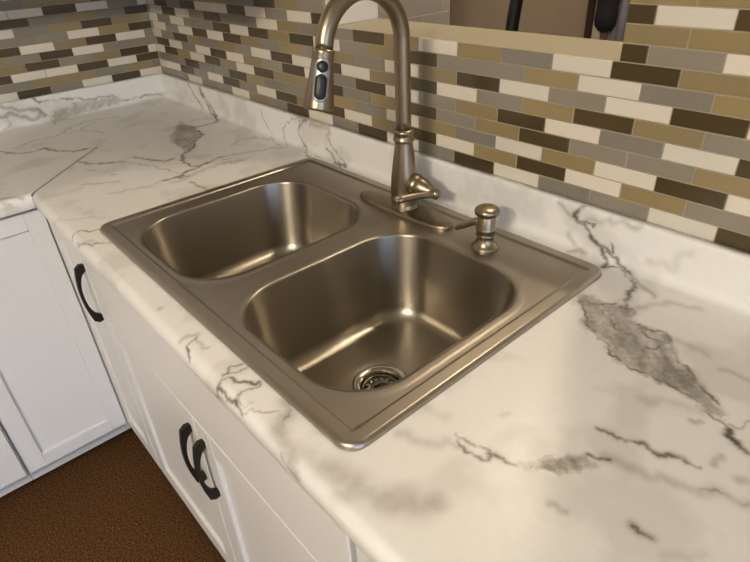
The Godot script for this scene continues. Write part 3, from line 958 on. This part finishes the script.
func build_walls() -> void:
	var rng := RandomNumberGenerator.new()
	rng.seed = 7
	var back := structure("wall_back")
	var zf := WALL_Z - 0.0014
	var zb := -0.215
	var sill_y := TOP + 0.3180
	var ox0 := 0.041
	var ox1 := 0.766
	var oy := TOP + 1.15
	box("wall_panel", Vector3(-1.20, 0, zb), Vector3(ox0, 2.44, zf), M.grout, back, 0.0005)
	box("wall_panel", Vector3(ox0, 0, zb), Vector3(ox1, sill_y - 0.012, zf), M.grout, back, 0.0005)
	box("wall_panel", Vector3(ox1, 0, zb), Vector3(3.9, 2.44, zf), M.grout, back, 0.0005)
	box("wall_panel", Vector3(ox0, oy, zb), Vector3(ox1, 2.44, zf), M.wall, back, 0.0005)
	box("window_sill", Vector3(ox0 - 0.0005, sill_y - 0.012, zb - 0.002), Vector3(ox1 + 0.0005, sill_y, zf - 0.001), M.sill, back, 0.0012)
	box("jamb", Vector3(ox0 - 0.003, sill_y, zb - 0.001), Vector3(ox0 + 0.003, oy, zf), M.jamb, back, 0.001)
	box("jamb", Vector3(ox1 + 0.0005, sill_y, zb - 0.001), Vector3(ox1 + 0.001, oy, zf), M.jamb, back, 0.0001)
	var gap := 0.0016
	for k in ROWS_BACK.size():
		var y: float = TOP + 0.0948 + 0.0264 * k
		var first := 0.4445 - 0.1035 * 14.0 if k % 2 == 0 else 0.3927 - 0.1035 * 13.0
		var codes: String = ROWS_BACK[k]
		if k % 2 == 1:
			codes = "W" + codes
			first -= 0.1035
		else:
			codes = codes
		for i in codes.length():
			var x0 := first + 0.1035 * i + gap / 2
			var x1 := first + 0.1035 * (i + 1) - gap / 2
			x0 = maxf(x0, WALL_X + 0.001)
			if x1 > 1.34:
				continue
			if k >= 9:
				if x0 > ox0 - 0.01 and x1 < ox1 + 0.01:
					continue
				if x0 < ox0 and x1 > ox0:
					x1 = ox0 - 0.001
				if x0 < ox1 and x1 > ox1:
					x0 = ox1
				if x0 < ox0 and x1 > ox0:
					continue
			if x1 - x0 < 0.008:
				continue
			var shade := codes[i] + str(rng.randi() % 3)
			obj("tile", tile_mesh(x1 - x0), M[shade], back, Vector3((x0 + x1) / 2, y, WALL_Z + rng.randf_range(-0.0004, 0.0002)))
	var side := structure("wall_left")
	var xf := WALL_X - 0.0014
	box("wall_panel", Vector3(-1.20, 0, zf), Vector3(xf, 2.44, 4.6), M.grout, side, 0.0005)
	for k in ROWS_SIDE.size():
		var y: float = TOP + 0.0948 + 0.0264 * k
		var codes: String = ROWS_SIDE[k]
		var start := 0.445 + 0.1042 if k % 2 == 0 else 0.393 + 0.1042
		for i in range(-4, codes.length()):
			var z1 := start - 0.1042 * i - gap / 2
			var z0 := start - 0.1042 * (i + 1) + gap / 2
			z0 = maxf(z0, WALL_Z + 0.001)
			if z1 - z0 < 0.008:
				continue
			var code: String = codes[i] if i >= 0 else ROWS_BACK[k][(i + 9 + k * 2) % 20]
			var o := obj("tile", tile_mesh(z1 - z0), M[code + str(rng.randi() % 3)], side, Vector3(WALL_X + rng.randf_range(-0.0004, 0.0002), y, (z0 + z1) / 2))
			o.rotation.y = PI / 2
	# the rest of the kitchen
	var fl := structure("floor")
	box("carpet", Vector3(-1.2, -0.08, -0.215), Vector3(3.9, 0.0, 4.6), M.carpet, fl, 0.001)
	var ce := structure("ceiling")
	box("ceiling_board", Vector3(-1.2, 2.44, -2.6), Vector3(4.0, 2.54, 4.7), M.ceiling, ce, 0.001)
	var wr := structure("wall_right")
	var wz0 := 0.25
	var wz1 := 3.05
	var wy0 := 0.12
	var wy1 := 2.12
	for e in [[0.0, wy0, -0.3, 4.6], [wy1, 2.44, -0.3, 4.6], [wy0, wy1, -0.3, wz0], [wy0, wy1, wz1, 4.6]]:
		box("wall_panel", Vector3(3.9, e[0], e[2]), Vector3(4.05, e[1], e[3]), M.wall, wr, 0.0005)
	var win := structure("window_1")
	var fr := starter()
	bevel_box(fr, Vector3(3.93, wy0, wz0), Vector3(3.98, wy0 + 0.05, wz1))
	bevel_box(fr, Vector3(3.93, wy1 - 0.05, wz0), Vector3(3.98, wy1, wz1))
	bevel_box(fr, Vector3(3.93, wy0 + 0.05, wz0), Vector3(3.98, wy1 - 0.05, wz0 + 0.05))
	bevel_box(fr, Vector3(3.93, wy0 + 0.05, wz1 - 0.05), Vector3(3.98, wy1 - 0.05, wz1))
	bevel_box(fr, Vector3(3.93, wy0 + 0.05, 1.625), Vector3(3.98, wy1 - 0.05, 1.675))
	fr.generate_normals()
	obj("window_frame", fr.commit(), M.jamb, win)
	var glass := plain(Color(0.95, 0.97, 0.98, 0.08), 0.02)
	glass.transparency = BaseMaterial3D.TRANSPARENCY_ALPHA
	for e in [[wz0 + 0.05, 1.625], [1.675, wz1 - 0.05]]:
		box("pane", Vector3(3.952, wy0 + 0.05, e[0]), Vector3(3.956, wy1 - 0.05, e[1]), glass, win, 0.0004)
	var wf := structure("wall_front")
	box("wall_panel", Vector3(-1.2, 0, 4.6), Vector3(4.05, 2.44, 4.72), M.wall, wf, 0.0005)

# ------------------------------------------------------------------ the room behind the opening
func build_back_room() -> void:
	var sub := plain(Color(0.74, 0.73, 0.73), 0.25)
	var subg := plain(Color(0.95, 0.94, 0.92), 0.7)
	var brown := plain(Color(0.53, 0.475, 0.41), 0.8)
	var cream := plain(Color(0.72, 0.67, 0.58), 0.7)
	var w := structure("wall_tiled")
	box("wall_panel", Vector3(-0.60, 0, -1.10), Vector3(-0.4515, 2.44, -0.215), subg, w, 0.0005)
	var tl := 0.230
	var th := 0.115
	for r in range(6, 15):
		for i in range(-1, 5):
			var z1 := -0.656 + tl * (2 - i) + (0.0 if r % 2 == 0 else -0.115)
			var z0 := maxf(z1 - tl + 0.003, -1.038)
			z1 = minf(z1, -0.218)
			if z1 - z0 < 0.01:
				continue
			var y0: float = TOP + 0.224 + th * (r - 9)
			box("tile", Vector3(-0.456, y0, z0), Vector3(-0.450, y0 + th - 0.003, z1), sub, w, 0.001)
	var b := structure("wall_far")
	box("wall_panel", Vector3(-0.60, 0, -1.16), Vector3(0.150, 2.44, -1.04), brown, b, 0.0005)
	box("wall_panel", Vector3(0.169, 0, -1.16), Vector3(3.9, 2.44, -1.045), cream, b, 0.0005)
	var tr := structure("trim_1")
	box("casing", Vector3(0.150, 0, -1.16), Vector3(0.169, 2.44, -1.028), plain(Color(0.20, 0.12, 0.07), 0.5), tr, 0.002)
	var fl := structure("floor_back")
	box("floor_board", Vector3(-0.6, -0.08, -1.16), Vector3(3.9, 0.0, -0.215), brown, fl, 0.001)
	var er := structure("wall_end")
	box("wall_panel", Vector3(3.9, 0, -1.16), Vector3(4.05, 2.44, -0.215), M.wall, er, 0.001)
	# washstand with a tall black tap, hidden below the sill
	var v := thing("washstand", "narrow washstand behind the half wall carrying the black tap", "washstand")
	box("worktop", Vector3(0.12, TOP - 0.10, -0.52), Vector3(0.68, TOP - 0.07, -0.218), M.sill, v, 0.002)
	box("cabinet_body", Vector3(0.13, 0.0, -0.50), Vector3(0.67, TOP - 0.10, -0.219), M.cabinet_box, v, 0.002)
	var f := thing("gooseneck_tap", "matte black gooseneck tap rising behind the cream sill", "tap", Vector3(0.366, TOP - 0.07, -0.33))
	var st := starter()
	turned(st, Vector3.ZERO, Vector3.UP, [[0.026, 0.0], [0.026, 0.006], [0.020, 0.012], [0.0145, 0.016]], 32)
	obj("base", finish(st), M.black_plastic, f)
	var path := PackedVector3Array()
	for i in 12:
		path.append(Vector3(0, lerpf(0.01, 0.33, i / 11.0), 0))
	for i in range(1, 25):
		var a := deg_to_rad(112.0) * i / 24.0
		path.append(Vector3(0.09 - 0.09 * cos(a), 0.33 + 0.24 * sin(a), 0.0))
	st = starter()
	tube(st, path, [0.0145], 28)
	obj("spout", finish(st), M.black_plastic, f)
	# clothes hanging on the cream wall
	var j := thing("jacket", "dark navy jacket hanging on the cream wall beside the brown trim", "jacket")
	var navy := plain(Color(0.045, 0.05, 0.085), 0.9)
	st = starter()
	var rows := []
	var sleeve := [[0.002, 0.167, 0.2], [0.022, 0.170, 0.6], [0.034, 0.185, 1.0], [0.039, 0.205, 1.0], [0.036, 0.235, 0.95], [0.039, 0.27, 1.05], [0.037, 0.31, 0.95], [0.041, 0.36, 1.05], [0.045, 0.43, 1.1], [0.050, 0.50, 1.2], [0.04, 0.60, 1.0], [0.02, 0.64, 0.7], [0.002, 0.65, 0.2]]
	for s in sleeve:
		var row := PackedVector3Array()
		for i in 28:
			var a := TAU * i / 28.0
			var rr: float = s[0] * (1.0 + 0.06 * sin(a * 3.0 + s[1] * 30.0))
			row.append(Vector3(0.237 + 0.86 * rr * cos(a), TOP + s[1] + 0.035, -0.996 + minf(rr, 0.036) * 0.95 * sin(a)))
		rows.append(row)
	skin(st, rows, true)
	obj("sleeve", finish(st), navy, j)
	st = starter()
	rows = []
	for s in [[0.002, 0.02], [0.012, 0.022], [0.014, 0.06], [0.0135, 0.12], [0.0125, 0.19], [0.002, 0.20]]:
		var row := PackedVector3Array()
		for i in 20:
			var a := TAU * i / 20.0
			row.append(Vector3(0.234 + s[0] * cos(a), TOP + s[1] + 0.01, -1.004 + s[0] * 0.8 * sin(a)))
		rows.append(row)
	skin(st, rows, true)
	obj("lining", finish(st), plain(Color(0.36, 0.29, 0.28), 0.9), j)
	var tw := thing("hanging_cloth", "pale blue-grey cloth hanging on the cream wall behind the navy jacket", "cloth")
	st = starter()
	rows = []
	for i in 25:
		var x := 0.235 + 0.10 * i / 24.0
		var off := -1.036 + 0.006 * sin(i * 1.1)
		rows.append(PackedVector3Array([Vector3(x, TOP + 0.02, off - 0.004), Vector3(x, TOP + 0.02, off), Vector3(x, TOP + 0.30, off), Vector3(x, TOP + 0.62, off), Vector3(x, TOP + 0.62, off - 0.004)]))
	skin(st, rows, false)
	obj("cloth", finish(st), plain(Color(0.52, 0.51, 0.55), 0.9), tw)

# ------------------------------------------------------------------ lamps
func lamp(called: String, label: String, at: Vector3, bulbs: Array, tint: Color, energy: float, glow: float) -> void:
	var t := thing(called, label, "ceiling light", at)
	var st := starter()
	turned(st, Vector3.ZERO, Vector3.DOWN, [[0.0001, 0.0], [0.075, 0.0], [0.075, 0.012], [0.05, 0.03], [0.015, 0.04], [0.012, 0.09], [0.0001, 0.095]], 32)
	obj("canopy", finish(st), M.nickel, t)
	var gm := plain(Color(1.0, 0.95, 0.86), 0.4)
	gm.emission_enabled = true
	gm.emission = tint
	gm.emission_energy_multiplier = glow
	for b in bulbs:
		var p: Vector3 = b
		st = starter()
		tube(st, PackedVector3Array([Vector3(0, -0.06, 0), Vector3(p.x * 0.6, -0.05, p.z * 0.6), p + Vector3(0, 0.05, 0)]), [0.008], 12)
		obj("arm", finish(st), M.nickel, t)
		st = starter()
		turned(st, p, Vector3.DOWN, [[0.0001, -0.05], [0.02, -0.048], [0.022, -0.03], [0.034, -0.012], [0.04, 0.01], [0.034, 0.032], [0.018, 0.044], [0.0001, 0.047]], 24)
		obj("bulb", finish(st), gm, t)
		var l := OmniLight3D.new()
		l.light_color = tint
		l.light_energy = energy
		l.light_size = 0.04
		l.omni_range = 12.0
		l.omni_attenuation = 2.0
		l.shadow_enabled = true
		l.position = p
		l.name = "bulb_light"
		t.add_child(l, true)

func build_lamps() -> void:
	lamp("ceiling_light", "three-bulb nickel ceiling light over the kitchen floor behind the camera", Vector3(1.60, 2.44, 2.55), [Vector3(0.20, -0.17, -0.03), Vector3(-0.02, -0.17, 0.06), Vector3(-0.22, -0.17, -0.02)], Color(1.0, 0.955, 0.87), KITCHEN_BULB, 6.0)
	lamp("ceiling_light", "single-bulb nickel ceiling light in the room behind the opening", Vector3(0.5, 2.44, -0.62), [Vector3(0.0, -0.16, 0.02)], Color(1.0, 0.93, 0.82), BACK_BULB, 4.0)

const KITCHEN_BULB := 1.62
const BACK_BULB := 0.55

func _ready() -> void:
	# camera
	var cam := Camera3D.new()
	cam.name = "camera"
	cam.fov = 53.57
	cam.near = 0.02
	cam.transform = Transform3D(Basis(Vector3(0.665145, -0.045539, -0.745324), Vector3(-0.370902, 0.846151, -0.382701), Vector3(0.648085, 0.530994, 0.545923)), Vector3(1.18855, TOP + 0.50208, 0.80593))
	add_child(cam)
	cam.current = true
	# sky and exposure
	var sky_mat := ProceduralSkyMaterial.new()
	sky_mat.sky_top_color = Color(0.56, 0.69, 0.88)
	sky_mat.sky_horizon_color = Color(0.76, 0.83, 0.93)
	sky_mat.ground_bottom_color = Color(0.40, 0.41, 0.42)
	sky_mat.ground_horizon_color = Color(0.62, 0.64, 0.66)
	sky_mat.energy_multiplier = 7.2
	var sky := Sky.new()
	sky.sky_material = sky_mat
	var env := Environment.new()
	env.background_mode = Environment.BG_SKY
	env.sky = sky
	env.ambient_light_source = Environment.AMBIENT_SOURCE_DISABLED
	env.tonemap_mode = Environment.TONE_MAPPER_LINEAR
	env.tonemap_exposure = 1.0
	env.sdfgi_enabled = true
	env.ssao_enabled = true
	env.ssil_enabled = true
	var we := WorldEnvironment.new()
	we.name = "environment"
	we.environment = env
	add_child(we)
	make_materials()
	build_lamps()
	build_walls()
	build_back_room()
	build_cabinets()
	build_upper_cabinets()
	build_counters()
	build_sink()
	build_faucet()
	build_dispenser()
